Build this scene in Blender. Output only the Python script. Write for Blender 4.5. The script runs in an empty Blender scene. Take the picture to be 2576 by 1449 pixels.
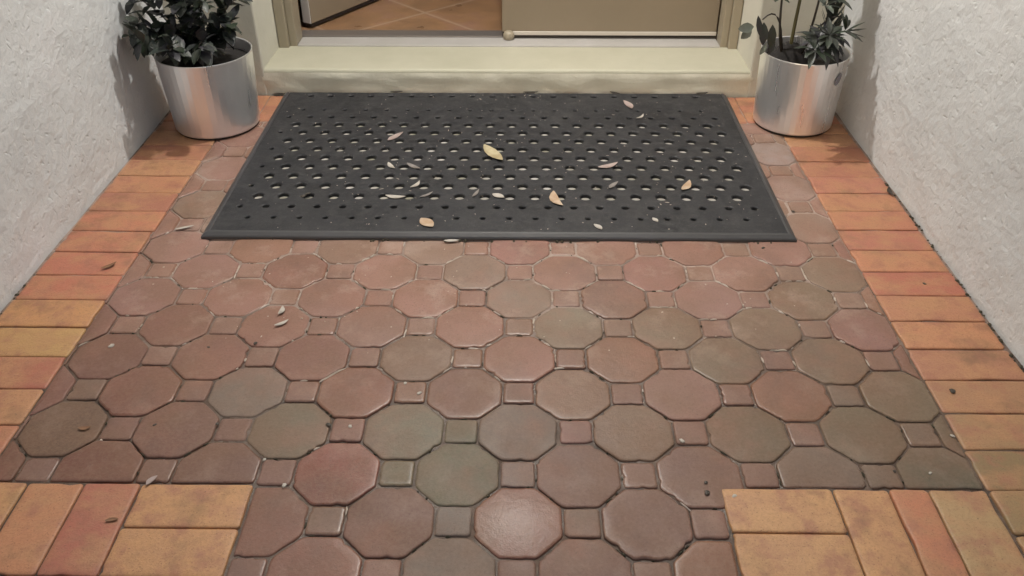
import bpy, bmesh, math, random
from mathutils import Vector, Matrix, noise
random.seed(7)
R = math.radians
scene = bpy.context.scene
col = scene.collection

# ------------------------------------------------------------------ camera, sky, exposure
cam_data = bpy.data.cameras.new("camera")
cam_data.sensor_width = 36.0
cam_data.lens = 36.0 * 2169.13 / 2576.0
cam_data.clip_start = 0.02
cam_data.clip_end = 2000.0
cam = bpy.data.objects.new("camera", cam_data)
col.objects.link(cam)
PITCH, YAW, ROLL = 0.6076419, -0.0126269, 0.0011725
cyw, syw = math.cos(YAW), math.sin(YAW)
fw = Vector((syw * math.cos(PITCH), cyw * math.cos(PITCH), -math.sin(PITCH)))
rt = Vector((cyw, -syw, 0))
dn = fw.cross(rt)
rt2 = rt * math.cos(ROLL) + dn * math.sin(ROLL)
dn2 = -rt * math.sin(ROLL) + dn * math.cos(ROLL)
m3 = Matrix((rt2, -dn2, -fw)).transposed()
cam.matrix_world = Matrix.Translation((0.223257, -0.983811, 1.171335)) @ m3.to_4x4()
scene.camera = cam

world = bpy.data.worlds.new("World")
scene.world = world
world.use_nodes = True
wn = world.node_tree.nodes
sky = wn.new("ShaderNodeTexSky")
sky.sky_type = 'NISHITA'
sky.sun_disc = False
sky.sun_elevation = R(20.0)
sky.sun_rotation = R(200)
wn["Background"].inputs[1].default_value = 0.095
world.node_tree.links.new(sky.outputs[0], wn["Background"].inputs[0])
scene.view_settings.view_transform = 'Standard'
scene.view_settings.look = 'None'
scene.view_settings.exposure = 0.0
scene.view_settings.gamma = 1.0
scene.cycles.use_denoising = True
scene.cycles.max_bounces = 8
scene.cycles.diffuse_bounces = 5
scene.cycles.blur_glossy = 0.6
scene.cycles.sample_clamp_indirect = 4.0

LAMP = Vector((0.165, 1.72, 2.28))
LAMP_POWER = 160.0

# ------------------------------------------------------------------ node helpers
def srgb(r, g, b):
    f = lambda c: (c / 255 / 12.92) if c <= 10 else ((c / 255 + 0.055) / 1.055) ** 2.4
    return (f(r), f(g), f(b), 1.0)

class Mat:
    def __init__(self, name, base=(0.5, 0.5, 0.5, 1), rough=0.5, metallic=0.0, spec=0.5):
        self.m = bpy.data.materials.new(name)
        self.m.use_nodes = True
        self.nt = self.m.node_tree
        self.b = self.nt.nodes["Principled BSDF"]
        self.b.inputs["Base Color"].default_value = base
        self.b.inputs["Roughness"].default_value = rough
        self.b.inputs["Metallic"].default_value = metallic
        self.b.inputs["Specular IOR Level"].default_value = spec
        self.co = None
    def n(self, t, **kw):
        nd = self.nt.nodes.new(t)
        for k, v in kw.items(): setattr(nd, k, v)
        return nd
    def link(self, a, b): self.nt.links.new(a, b)
    def coord(self, scale=(1, 1, 1), rot=(0, 0, 0)):
        if self.co is None: self.co = self.n("ShaderNodeTexCoord")
        mp = self.n("ShaderNodeMapping")
        mp.inputs["Scale"].default_value = scale
        mp.inputs["Rotation"].default_value = rot
        self.link(self.co.outputs["Object"], mp.inputs["Vector"])
        return mp.outputs["Vector"]
    def noise(self, scale, detail=3, rough=0.55, vec=None, dist=0.0):
        nd = self.n("ShaderNodeTexNoise")
        nd.inputs["Scale"].default_value = scale
        nd.inputs["Detail"].default_value = detail
        nd.inputs["Roughness"].default_value = rough
        nd.inputs["Distortion"].default_value = dist
        self.link(vec if vec is not None else self.coord(), nd.inputs["Vector"])
        return nd.outputs["Fac"]
    def ramp(self, fac, stops):
        r = self.n("ShaderNodeValToRGB")
        el = r.color_ramp.elements
        while len(el) < len(stops): el.new(0.5)
        for e, (p, c) in zip(el, stops):
            e.position = p
            e.color = c if len(c) == 4 else (*c, 1)
        self.link(fac, r.inputs[0])
        return r.outputs[0]
    def mix(self, fac, a, b, mode='MIX'):
        x = self.n("ShaderNodeMix", data_type='RGBA', blend_type=mode)
        for sock, v in ((x.inputs[0], fac), (x.inputs[6], a), (x.inputs[7], b)):
            if hasattr(v, "is_linked"): self.link(v, sock)
            else: sock.default_value = v
        return x.outputs[2]
    def range(self, fac, a, b, c, d):
        x = self.n("ShaderNodeMapRange")
        for i, v in enumerate((a, b, c, d)): x.inputs[i + 1].default_value = v
        self.link(fac, x.inputs[0])
        return x.outputs[0]
    def math(self, op, a, b=None):
        x = self.n("ShaderNodeMath", operation=op)
        for i, v in enumerate((a, b)):
            if v is None: continue
            if hasattr(v, "is_linked"): self.link(v, x.inputs[i])
            else: x.inputs[i].default_value = v
        return x.outputs[0]
    def base(self, s): self.link(s, self.b.inputs["Base Color"])
    def rough(self, s): self.link(s, self.b.inputs["Roughness"])
    def bump(self, h, strength=0.3, dist=0.002, prev=None):
        x = self.n("ShaderNodeBump")
        x.inputs["Strength"].default_value = strength
        x.inputs["Distance"].default_value = dist
        self.link(h, x.inputs["Height"])
        if prev is not None: self.link(prev, x.inputs["Normal"])
        return x.outputs[0]
    def normal(self, s): self.link(s, self.b.inputs["Normal"])
    def attr(self, name="tint"):
        a = self.n("ShaderNodeVertexColor", layer_name=name)
        return a.outputs[0]

def G(v): return (v, v, v, 1)

# ------------------------------------------------------------------ materials
def mat_paver():
    m = Mat("octagon_paver", rough=0.4)
    t = m.attr()
    big = m.noise(9, 3)
    a = m.mix(m.range(big, .35, .65, 0, .55), t, (0.165, 0.088, 0.052, 1), 'MIX')
    rust = m.noise(4.2, 5, .65, m.coord((1, 1, 1), (0, 0, .7)))
    a = m.mix(m.range(rust, .50, .72, 0, .55), a, (0.27, 0.125, 0.088, 1))
    damp = m.noise(2.6, 5, .7, m.coord((1.3, 1, 1), (0, 0, 2.1)))
    a = m.mix(m.range(damp, .53, .70, 0, .5), a, (0.105, 0.066, 0.054, 1))
    chalk = m.noise(7.5, 6, .72, m.coord((1, 1, 1), (0, 0, 4.0)))
    sp = m.n("ShaderNodeSeparateXYZ"); m.link(m.coord(), sp.inputs[0])
    cz = m.math('MULTIPLY', m.range(sp.outputs[1], .35, .7, .35, 1), m.range(chalk, .53, .70, 0, .55))
    a = m.mix(cz, a, (0.40, 0.30, 0.245, 1))
    fine = m.noise(150, 5, .75)
    b = m.mix(m.range(fine, .40, .72, 0, .30), a, (0.29, 0.19, 0.14, 1), 'MIX')
    grit = m.noise(260, 3, .6)
    b = m.mix(m.range(grit, .58, .70, 0, .45), b, (0.085, 0.052, 0.038, 1))
    pit = m.noise(420, 2, .5)
    c = m.mix(m.range(pit, .62, .74, 0, .5), b, (0.09, 0.06, 0.045, 1))
    m.base(c)
    wet = m.n("ShaderNodeVertexColor", layer_name="tint").outputs["Alpha"]
    dry = m.range(m.noise(14, 4, .6), .3, .7, .48, .68)
    rr = m.n("ShaderNodeMix", data_type='FLOAT')
    m.link(wet, rr.inputs[0]); m.link(dry, rr.inputs[2]); rr.inputs[3].default_value = .19
    m.rough(rr.outputs[0])
    m.b.inputs["Specular IOR Level"].default_value = .32
    nb = m.bump(m.noise(60, 5, .7), .30, .003)
    nb = m.bump(m.noise(380, 3, .6), .35, .0012, nb)
    m.normal(nb)
    return m.m

def mat_brick():
    m = Mat("clay_brick", rough=0.55)
    t = m.attr()
    v = m.noise(10, 4, .62, m.coord((1.0, 1.6, 1)))
    a = m.mix(m.range(v, .42, .64, 0, .8), t, (0.42, 0.215, 0.105, 1))
    v2 = m.noise(19, 3, .6, m.coord((1, 1, 1), (0, 0, 1.2)))
    a = m.mix(m.range(v2, .50, .68, 0, .7), a, (0.31, 0.125, 0.08, 1))
    f = m.noise(240, 4, .7)
    b = m.mix(m.range(f, .42, .75, 0, .35), a, (0.17, 0.08, 0.04, 1))
    st = m.noise(7, 4, .7)
    b = m.mix(m.range(st, .54, .72, 0, .6), b, (0.15, 0.092, 0.048, 1))
    pore = m.noise(330, 3, .6)
    b = m.mix(m.range(pore, .60, .70, 0, .6), b, (0.09, 0.045, 0.028, 1))
    m.base(b)
    m.rough(m.range(st, .3, .7, .42, .66))
    nb = m.bump(m.noise(55, 5, .65), .3, .004)
    nb = m.bump(m.noise(330, 3, .6), .45, .0016, nb)
    m.normal(nb)
    return m.m

def mat_sand():
    m = Mat("joint_sand", rough=0.5)
    n1 = m.noise(30, 4, .6)
    sp = m.n("ShaderNodeSeparateXYZ"); m.link(m.coord(), sp.inputs[0])
    zone = m.range(sp.outputs[1], .40, .75, 0, 1)
    pale = m.math('MULTIPLY', zone, m.range(m.noise(5, 4, .6), .40, .60, .25, 1))
    m.base(m.mix(pale, m.ramp(n1, [(0.35, (0.05, 0.03, 0.02)), (0.6, (0.11, 0.07, 0.048)), (0.8, (0.18, 0.13, 0.10))]), (0.36, 0.27, 0.225, 1)))
    m.rough(m.range(m.noise(11, 3), .4, .65, .22, .75))
    m.normal(m.bump(m.noise(300, 3, .7), .5, .003))
    return m.m

def mat_render(name, c1, c2, c3, strength=1.0):
    m = Mat(name, rough=0.8, spec=.25)
    n1 = m.noise(2.3, 4, .6)
    a = m.ramp(n1, [(0.32, c1), (0.55, c2), (0.72, c3)])
    sp = m.noise(75, 3, .6, m.coord((1, 1, 1.9)))
    a = m.mix(m.range(sp, .68, .78, 0, .12), a, (0.22, 0.20, 0.17, 1))
    m.base(a)
    d1 = m.noise(40, 5, .62, m.coord((1, .85, 1)), .5)
    vor = m.n("ShaderNodeTexVoronoi", feature='F1')
    vor.inputs["Scale"].default_value = 44
    wv = m.n("ShaderNodeVectorMath", operation='ADD')
    nz = m.n("ShaderNodeTexNoise"); nz.inputs["Scale"].default_value = 18
    m.link(m.coord(), nz.inputs["Vector"])
    sc = m.n("ShaderNodeVectorMath", operation='SCALE'); sc.inputs["Scale"].default_value = .06
    m.link(nz.outputs["Color"], sc.inputs[0])
    m.link(m.coord((1, .8, 1)), wv.inputs[0]); m.link(sc.outputs[0], wv.inputs[1])
    m.link(wv.outputs[0], vor.inputs["Vector"])
    pits = m.range(vor.outputs["Distance"], 0.0, .24, 0, 1)
    nb = m.bump(d1, .36 * strength, .010)
    nb = m.bump(pits, .38 * strength, .005, nb)
    nb = m.bump(m.noise(120, 4, .7), .30 * strength, .003, nb)
    m.normal(nb)
    return m.m

def mat_paint(name, c, rough=.45, var=.12, bump=.15):
    m = Mat(name, rough=rough)
    n1 = m.noise(6, 4, .6)
    dark = (c[0] * (1 - var * 2), c[1] * (1 - var * 2), c[2] * (1 - var * 2.4), 1)
    m.base(m.mix(m.range(n1, .35, .7, 0, 1), (*c[:3], 1), dark))
    m.normal(m.bump(m.noise(70, 4, .6), bump, .003))
    return m.m

def mat_rubber():
    m = Mat("mat_rubber", rough=.5, spec=.35)
    n1 = m.noise(7, 4, .6)
    a = m.ramp(n1, [(0.3, (0.013, 0.0135, 0.016)), (0.6, (0.022, 0.022, 0.025)), (0.8, (0.036, 0.035, 0.036))])
    d = m.noise(120, 4, .7)
    a = m.mix(m.range(d, .56, .76, 0, .30), a, (0.15, 0.14, 0.13, 1))
    mot = m.noise(38, 4, .65)
    a = m.mix(m.range(mot, .48, .66, 0, .5), a, (0.048, 0.047, 0.048, 1))
    m.base(a)
    m.rough(m.range(m.noise(16, 3), .3, .7, .48, .68))
    nb = m.bump(m.noise(48, 4, .6), .45, .004)
    m.normal(m.bump(m.noise(260, 3, .6), .4, .0015, nb))
    return m.m

def mat_steel():
    m = Mat("polished_steel", base=(0.78, 0.775, 0.78, 1), rough=.3, metallic=.88)
    st = m.noise(42, 3, .6, m.coord((1, 1, .05)))
    st2 = m.noise(9, 2, .5, m.coord((1, 1, .12)))
    m.rough(m.range(st, .3, .7, .25, .42))
    m.base(m.mix(m.range(m.noise(120, 3, .7), .6, .8, 0, .3), (0.92, 0.915, 0.92, 1), (0.80, 0.78, 0.76, 1)))
    return m.m

def mat_leaf(name, c, c2, rough=.42):
    m = Mat(name, rough=rough)
    n1 = m.noise(22, 3, .6)
    a = m.mix(m.range(n1, .4, .62, 0, 1), (*c, 1), (*c2, 1))
    m.base(a)
    m.b.inputs["Subsurface Weight"].default_value = 0.0
    return m.m

def mat_tile_floor():
    m = Mat("interior_floor_tile", rough=.3)
    v = m.coord((1, 1, 1), (0, 0, R(-43.5)))
    sep = m.n("ShaderNodeSeparateXYZ")
    m.link(v, sep.inputs[0])
    lines = []
    for i, off in ((0, FT[0]), (1, FT[1])):
        x = m.math('ADD', sep.outputs[i], off)
        fr = m.math('FRACT', m.math('DIVIDE', x, FT[2]))
        d = m.math('MINIMUM', fr, m.math('SUBTRACT', 1.0, fr))
        lines.append(m.range(d, 0.003, 0.024, 1, 0))
    g = m.math('MAXIMUM', lines[0], lines[1])
    n1 = m.noise(5, 4, .6)
    a = m.ramp(n1, [(0.3, (0.15, 0.085, 0.05)), (0.55, (0.26, 0.145, 0.075)), (0.75, (0.23, 0.125, 0.09))])
    m.base(m.mix(g, a, (0.34, 0.225, 0.15, 1)))
    m.rough(m.range(n1, .3, .7, .22, .45))
    return m.m
FT = (-1.61, -1.947, 0.42)

M = {
 'paver': mat_paver(), 'brick': mat_brick(), 'sand': mat_sand(),
 'render': mat_render('white_render', (0.54, 0.55, 0.55), (0.585, 0.59, 0.585), (0.605, 0.595, 0.595)),
 'house': mat_render('cream_render', (0.50, 0.48, 0.40), (0.57, 0.55, 0.47), (0.60, 0.56, 0.49), .5),
 'step': mat_paint('cream_step_paint', (0.44, 0.42, 0.325), .55, .05, .3),
 'step_face': mat_paint('rough_step_face', (0.70, 0.67, 0.56), .7, .08, .6),  # paler than the tread: missing front light put into the colour
 'sill': mat_paint('pale_sill_paint', (0.40, 0.38, 0.36), .5, .06, .1),
 'jamb': mat_paint('tan_frame_paint', (0.31, 0.265, 0.195), .4, .05, .08),
 'door': mat_paint('taupe_door_paint', (0.245, 0.195, 0.138), .4, .03, .05),
 'white': mat_paint('white_edge_paint', (0.66, 0.62, 0.60), .45, .04, .08),
 'metal_grey': Mat('grey_metal', (0.24, 0.21, 0.19, 1), .4, .6).m,
 'strip': Mat('strip_metal', (0.62, 0.57, 0.50, 1), .35, .3).m,
 'black': Mat('shade_black', (0.018, 0.013, 0.011, 1), .6).m,  # near-black standing in for shade in the gaps under pots and doors
 'rubber': mat_rubber(), 'steel': mat_steel(),
 'rim_rubber': mat_paint('rim_rubber', (0.050, 0.049, 0.053), .45, .1, .05),
 'soil': mat_paint('potting_soil', (0.016, 0.013, 0.012), .9, .2, .9),
 'stem': Mat('green_stem', (0.085, 0.075, 0.028, 1), .5).m,
 'stem_dark': Mat('dark_stem', (0.035, 0.028, 0.022, 1), .55).m,
 'leaf_green': mat_leaf('dark_green_leaf', (0.017, 0.027, 0.014), (0.030, 0.033, 0.027), .5),
 'leaf_violet': mat_leaf('dusky_leaf', (0.026, 0.024, 0.029), (0.023, 0.031, 0.025), .5),
 'leaf_pale': mat_leaf('grey_green_leaf', (0.13, 0.15, 0.12), (0.09, 0.10, 0.085)),
 'floor': mat_tile_floor(),
 'interior': mat_paint('interior_paint', (0.55, 0.50, 0.42), .6, .05, .05),
 'ceiling': mat_paint('ceiling_paint', (0.74, 0.72, 0.68), .6, .03, .05),
 'ground': mat_paint('dark_soil', (0.06, 0.06, 0.035), .9, .2, .8),
 'sticker': Mat('grey_mark', (0.20, 0.20, 0.235, 1), .5).m,
 'grit': mat_paint('pale_grit', (0.52, 0.485, 0.45), .8, .3, .6),
 'residue': mat_paint('pale_residue', (0.50, 0.42, 0.36), .6, .15, .6),
 'moss': mat_paint('dark_moss', (0.05, 0.042, 0.025), .9, .2, .6),
 'lamp_body': Mat('lamp_body', (0.55, 0.55, 0.55, 1), .3, .6).m,
}
gl = Mat('lamp_glass', (0.9, 0.88, 0.82, 1), .4)
gl.b.inputs["Emission Color"].default_value = (1.0, 0.93, 0.82, 1)
gl.b.inputs["Emission Strength"].default_value = 4.0
M['lamp_glass'] = gl.m
LEAFC = {
 'pink': mat_leaf('pinkish_dry_leaf', (0.37, 0.29, 0.265), (0.27, 0.20, 0.175), .6),
 'cream': mat_leaf('cream_dry_leaf', (0.46, 0.40, 0.25), (0.34, 0.27, 0.15), .6),
 'white': mat_leaf('bleached_dry_leaf', (0.46, 0.42, 0.37), (0.32, 0.285, 0.24), .6),
 'tan': mat_leaf('tan_dry_leaf', (0.38, 0.25, 0.15), (0.47, 0.36, 0.26), .6),
 'grey': mat_leaf('grey_dry_leaf', (0.22, 0.195, 0.18), (0.15, 0.13, 0.115), .65),
 'dark': mat_leaf('dark_rotting_leaf', (0.025, 0.019, 0.014), (0.045, 0.033, 0.022), .6),
 'brown': mat_leaf('brown_dry_leaf', (0.16, 0.075, 0.035), (0.22, 0.11, 0.05), .6),
}

# ------------------------------------------------------------------ object helpers
class MB:
    def __init__(self):
        self.v = []; self.f = []; self.c = []; self.cur = (0.3, 0.2, 0.15, 1)
    def add(self, verts, faces):
        o = len(self.v)
        self.v += [tuple(p) for p in verts]
        self.c += [self.cur] * len(verts)
        self.f += [tuple(i + o for i in f) for f in faces]
    def box(self, x0, x1, y0, y1, z0, z1):
        v = [(x, y, z) for z in (z0, z1) for y in (y0, y1) for x in (x0, x1)]
        self.add(v, [(0, 2, 3, 1), (4, 5, 7, 6), (0, 1, 5, 4), (2, 6, 7, 3), (0, 4, 6, 2), (1, 3, 7, 5)])
    def obox(self, o, a, b, c):
        """box from a corner o and three edge vectors"""
        o, a, b, c = map(Vector, (o, a, b, c))
        v = [o, o + a, o + b, o + a + b, o + c, o + a + c, o + b + c, o + a + b + c]
        f = [(0, 2, 3, 1), (4, 5, 7, 6), (0, 1, 5, 4), (2, 6, 7, 3), (0, 4, 6, 2), (1, 3, 7, 5)]
        if a.cross(b).dot(c) < 0: f = [t[::-1] for t in f]
        self.add(v, f)
    def lathe(self, prof, cx=0, cy=0, n=64, cap0=False, cap1=False, wob=None):
        vs = []; fs = []
        for r, z in prof:
            for k in range(n):
                a = 2 * math.pi * k / n
                r2 = r * (1 + wob[k]) if wob else r
                vs.append((cx + r2 * math.cos(a), cy + r2 * math.sin(a), z))
        for i in range(len(prof) - 1):
            for k in range(n):
                k2 = (k + 1) % n
                fs.append((i * n + k, i * n + k2, (i + 1) * n + k2, (i + 1) * n + k))
        if cap0: fs.append(tuple(range(n))[::-1])
        if cap1: fs.append(tuple((len(prof) - 1) * n + k for k in range(n)))
        self.add(vs, fs)
    def tube(self, pts, radii, n=8):
        vs = []; fs = []
        pts = [Vector(p) for p in pts]
        for i, p in enumerate(pts):
            t = (pts[min(i + 1, len(pts) - 1)] - pts[max(i - 1, 0)]).normalized()
            u = t.orthogonal().normalized() if abs(t.z) < .9 else Vector((1, 0, 0)).cross(t).normalized()
            w = t.cross(u)
            for k in range(n):
                a = 2 * math.pi * k / n
                vs.append(p + (u * math.cos(a) + w * math.sin(a)) * radii[i])
        for i in range(len(pts) - 1):
            for k in range(n):
                k2 = (k + 1) % n
                fs.append((i * n + k, i * n + k2, (i + 1) * n + k2, (i + 1) * n + k))
        fs.append(tuple(range(n))[::-1]); fs.append(tuple((len(pts) - 1) * n + k for k in range(n)))
        self.add(vs, fs)
    def build(self, name, mat, parent=None, smooth=False, origin=None, bevel=0.0):
        me = bpy.data.meshes.new(name)
        vs = self.v
        if origin is not None: vs = [(x - origin[0], y - origin[1], z - origin[2]) for x, y, z in vs]
        me.from_pydata(vs, [], self.f)
        ca = me.color_attributes.new("tint", 'FLOAT_COLOR', 'POINT')
        ca.data.foreach_set("color", [x for c in self.c for x in c])
        me.materials.append(mat)
        if smooth: me.polygons.foreach_set("use_smooth", [True] * len(me.polygons))
        me.update()
        o = bpy.data.objects.new(name, me)
        col.objects.link(o)
        if origin is not None: o.location = origin
        if parent is not None:
            o.parent = parent
            if origin is None: o.location = -parent.location
            else: o.location = Vector(origin) - parent.location
        if bevel:
            b = o.modifiers.new("bevel", 'BEVEL'); b.width = bevel; b.segments = 2; b.limit_method = 'ANGLE'
        return o

def tag(o, label=None, cat=None, group=None, kind=None):
    if label: o["label"] = label
    if cat: o["category"] = cat
    if group: o["group"] = group
    if kind: o["kind"] = kind
    return o
def thing(name, loc, label, cat, group=None):
    o = bpy.data.objects.new(name, None)
    o.empty_display_size = .05
    col.objects.link(o); o.location = loc
    return tag(o, label, cat, group)

# ------------------------------------------------------------------ pavers
def clip(poly, axis, val, keep_ge):
    out = []
    n = len(poly)
    for i in range(n):
        a, b = poly[i], poly[(i + 1) % n]
        da = (a[axis] - val) * (1 if keep_ge else -1); db = (b[axis] - val) * (1 if keep_ge else -1)
        if da >= 0: out.append(a)
        if (da > 0 and db < 0) or (da < 0 and db > 0):
            t = da / (da - db)
            out.append((a[0] + (b[0] - a[0]) * t, a[1] + (b[1] - a[1]) * t))
    return out
def area(p): return .5 * sum(p[i][0] * p[(i + 1) % len(p)][1] - p[(i + 1) % len(p)][0] * p[i][1] for i in range(len(p)))
def clean(p, eps=1e-4):
    out = []
    for q in p:
        if not out or math.dist(q, out[-1]) > eps: out.append(q)
    if len(out) > 1 and math.dist(out[0], out[-1]) < eps: out.pop()
    return out
def round_corners(p, d):
    out = []
    n = len(p)
    for i in range(n):
        a, b, c = Vector(p[i - 1]), Vector(p[i]), Vector(p[(i + 1) % n])
        e1 = min(d, (a - b).length * .4); e2 = min(d, (c - b).length * .4)
        q1 = b + (a - b).normalized() * e1; q2 = b + (c - b).normalized() * e2
        mid = (q1 + q2) * .25 + b * .5
        out += [tuple(q1), tuple(mid), tuple(q2)]
    return out
def inset(p, d):
    n = len(p)
    lines = []
    for i in range(n):
        a, b = Vector(p[i]), Vector(p[(i + 1) % n])
        t = (b - a).normalized(); nn = Vector((-t.y, t.x))
        lines.append((a + nn * d, t))
    out = []
    for i in range(n):
        (a, t), (b, s) = lines[i - 1], lines[i]
        den = t.x * s.y - t.y * s.x
        if abs(den) < 1e-6: out.append(tuple(b)); continue
        k = ((b.x - a.x) * s.y - (b.y - a.y) * s.x) / den
        out.append((a.x + t.x * k, a.y + t.y * k))
    return out
def paver(mb, poly, dome=.0008, corner=.007, tilt=.004, depth=.03, zj=.0012, prof=None, tilt_vec=None, lift=0.0, wet=0.0, wet_top=0.0):
    poly = clean(poly)
    if len(poly) < 3: return
    if area(poly) < 0: poly = poly[::-1]
    if area(poly) < 2e-4: return
    cx = sum(q[0] for q in poly) / len(poly); cy = sum(q[1] for q in poly) / len(poly)
    w = min(max(q[0] for q in poly) - min(q[0] for q in poly), max(q[1] for q in poly) - min(q[1] for q in poly))
    raw = poly; cr = min(corner, w * .2)
    def outline(pl):
        rc = round_corners(pl, cr); out = []
        for i, a in enumerate(rc):
            out.append(a)
            if i % 3 == 2:
                b = rc[(i + 1) % len(rc)]
                out += [(a[0] + (b[0] - a[0]) * t, a[1] + (b[1] - a[1]) * t) for t in (.2, .4, .6, .8)]
        return out
    poly = outline(raw)
    chip = [random.uniform(0, .0011) + (random.uniform(.001, .0042) if random.random() < .07 else 0) for _ in poly]
    def nick(ring):
        out = []
        for (x, y), q in zip(ring, chip):
            L_ = math.hypot(cx - x, cy - y) or 1
            out.append((x + (cx - x) / L_ * q, y + (cy - y) / L_ * q))
        return out
    poly0 = poly; poly = nick(poly)
    prof = prof or [(0, -.0034), (.0006, -.0019), (.0017, -.0009), (.0034, -.0003), (.0060, 0.0)]
    s = min(1.0, w / .045)
    rings = [[(x, y, -depth) for x, y in poly]]
    for d, z in prof:
        ip = poly if d == 0 else nick(outline(inset(raw, d * s)))
        rings.append([(x, y, z) for x, y in ip])
    last = rings[-1]
    for k in (.8, .5, .22):
        rings.append([(cx + (x - cx) * k, cy + (y - cy) * k, z + dome * (1 - k * k)) for x, y, z in last])
    tx, ty = tilt_vec or (random.gauss(0, tilt), random.gauss(0, tilt))
    dz = random.uniform(-zj, zj) + lift
    n = len(poly); vs = []; fs = []
    for r in rings:
        for x, y, z in r:
            vs.append((x, y, z + dz + (x - cx) * tx + (y - cy) * ty if z > -depth else z))
    for i in range(len(rings) - 1):
        for k in range(n):
            k2 = (k + 1) % n
            fs.append((i * n + k, i * n + k2, (i + 1) * n + k2, (i + 1) * n + k))
    vs.append((cx, cy, dome + dz)); c = len(vs) - 1; b = (len(rings) - 1) * n
    for k in range(n): fs.append((b + k, b + (k + 1) % n, c))
    o = len(mb.v)
    mb.add(vs, fs)
    r, g, b_, _ = mb.cur
    for i in range(len(rings)):
        a = wet if 2 <= i <= 4 else (max(wet * .55, wet_top) if i == 5 else wet_top)
        for k in range(n): mb.c[o + i * n + k] = (r, g, b_, a)
    mb.c[o + c] = (r, g, b_, wet_top)

XL, XR = -0.745, 1.055            # inner edges of the brick borders
WL, WR = -0.970, 1.280            # side wall faces
YF, YB = 0.080, 1.655             # front and back of the octagon field
FXL, FXR = -0.252, 0.580          # the narrower path in front
P = 0.22
PAL = [(0.256, 0.118, 0.086), (0.275, 0.128, 0.096), (0.228, 0.104, 0.082), (0.294, 0.140, 0.104),
       (0.232, 0.126, 0.098), (0.222, 0.142, 0.096), (0.262, 0.118, 0.100), (0.295, 0.142, 0.088)]
GREEN, GREY, RED, OLIVE = (0.170, 0.158, 0.104), (0.205, 0.162, 0.131), (0.275, 0.098, 0.076), (0.194, 0.144, 0.092)
SPECIAL = {(0.5, 1): GREEN, (0, 2): (0.18, 0.165, 0.115), (-1, 2): (0.20, 0.165, 0.115), (0.5, -1): GREY, (1, 2): GREY,
           (-.5, 1): RED, (3, 4): OLIVE, (4, 4): OLIVE, (4.5, 3): OLIVE, (4.5, 1): (0.135, 0.125, 0.085), (4, 2): OLIVE,
           (1.5, 5): (0.20, 0.185, 0.13), (2.5, 5): OLIVE, (3.5, 5): OLIVE, (1, 6): (0.20, 0.185, 0.145), (3.5, 1): (0.205, 0.145, 0.110),
           (3, 2): OLIVE, (-1.5, 3): GREY, (2.5, 3): (0.30, 0.165, 0.13), (1.5, 3): (0.30, 0.185, 0.13), (.5, 7): (0.23, 0.19, 0.15),
           (-2.5, 9): (0.21, 0.185, 0.14), (-3, 10): (0.19, 0.175, 0.125), (4.5, 9): (0.2, 0.175, 0.13), (4.5, 11): (0.30, 0.26, 0.24),
           (4.5, 13): (0.32, 0.28, 0.265), (3, 6): (0.27, 0.14, 0.125), (4.5, 5): (0.27, 0.135, 0.12), (2, 7 ): (.2, .15, .12), (0,8):(0.21,.19,.145)}
SQ_SPECIAL = {(0, 1): (0.165, 0.155, 0.10), (.5, 2): (0.19, 0.17, 0.115), (.5, 0): (0.22, 0.19, 0.165), (1, 1): (.26, .18, .15), (1.5, 2): (0.30, 0.155, 0.13)}
mb = MB()
w2 = .0762; s2 = w2 * math.tan(R(22.5))
OCT = [(w2, -s2), (w2, s2), (s2, w2), (-s2, w2), (-w2, s2), (-w2, -s2), (-s2, -w2), (s2, -w2)]
q2 = .0316
SQ = [(q2, -q2), (q2, q2), (-q2, q2), (-q2, -q2)]
for j in range(-14, 17):
    for ii in range(-8, 16):
        i = ii / 2
        is_oct = ((ii + j) % 2 == 0)
        cx, cy = i * P, j * P / 2
        if cx < XL - .1 or cx > XR + .1 or cy > YB + .1: continue
        jit = (random.uniform(-.0008, .0008), random.uniform(-.0008, .0008))
        poly = [(cx + x + jit[0], cy + y + jit[1]) for x, y in (OCT if is_oct else SQ)]
        infront = FXL < cx < FXR
        if cy > YF and not infront:
            poly = clip(poly, 1, YF + .003, True)
            poly = clip(clip(poly, 0, XL + .002, True), 0, XR - .002, False)
        elif infront:
            if cy < YF: poly = clip(clip(poly, 0, FXL + .002, True), 0, FXR - .002, False)
        else:
            poly = clip(poly, 1, YF - .001, False)
            poly = clip(clip(poly, 0, FXL + .002, True), 0, FXR - .002, False)
        poly = clip(poly, 1, YB - .003, False)
        if len(poly) < 3: continue
        key = (i, j)
        c = SPECIAL.get(key) if is_oct else SQ_SPECIAL.get(key)
        if c is None:
            c = random.choice(PAL)
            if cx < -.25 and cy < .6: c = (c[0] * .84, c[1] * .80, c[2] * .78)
            if cx > .75 and random.random() < .6: c = OLIVE
            if not is_oct: c = tuple(.5 * a + .5 * b for a, b in zip(c, (0.255, 0.170, 0.135)))
        k = random.uniform(.90, 1.08) * (.80 if cy > .45 else .70)  # nearer pavers darker: lamp falloff put into the colour
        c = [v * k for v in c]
        dust = min(1, max(0, (cy - .32) / .5)) * random.uniform(.35, 1.0)      # paler near the mat: dust plus lamp sheen mixed into the colour
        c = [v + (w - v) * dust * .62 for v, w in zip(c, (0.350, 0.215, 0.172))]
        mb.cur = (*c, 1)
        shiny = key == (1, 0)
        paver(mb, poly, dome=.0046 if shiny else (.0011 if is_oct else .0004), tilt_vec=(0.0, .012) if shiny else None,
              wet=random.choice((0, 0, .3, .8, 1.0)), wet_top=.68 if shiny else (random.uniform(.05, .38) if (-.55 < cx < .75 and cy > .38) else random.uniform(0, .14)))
tag(mb.build('octagon_paving', M['paver'], smooth=True), 'worn reddish octagon and square concrete pavers filling the entry path', 'paving', kind='structure')

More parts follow.
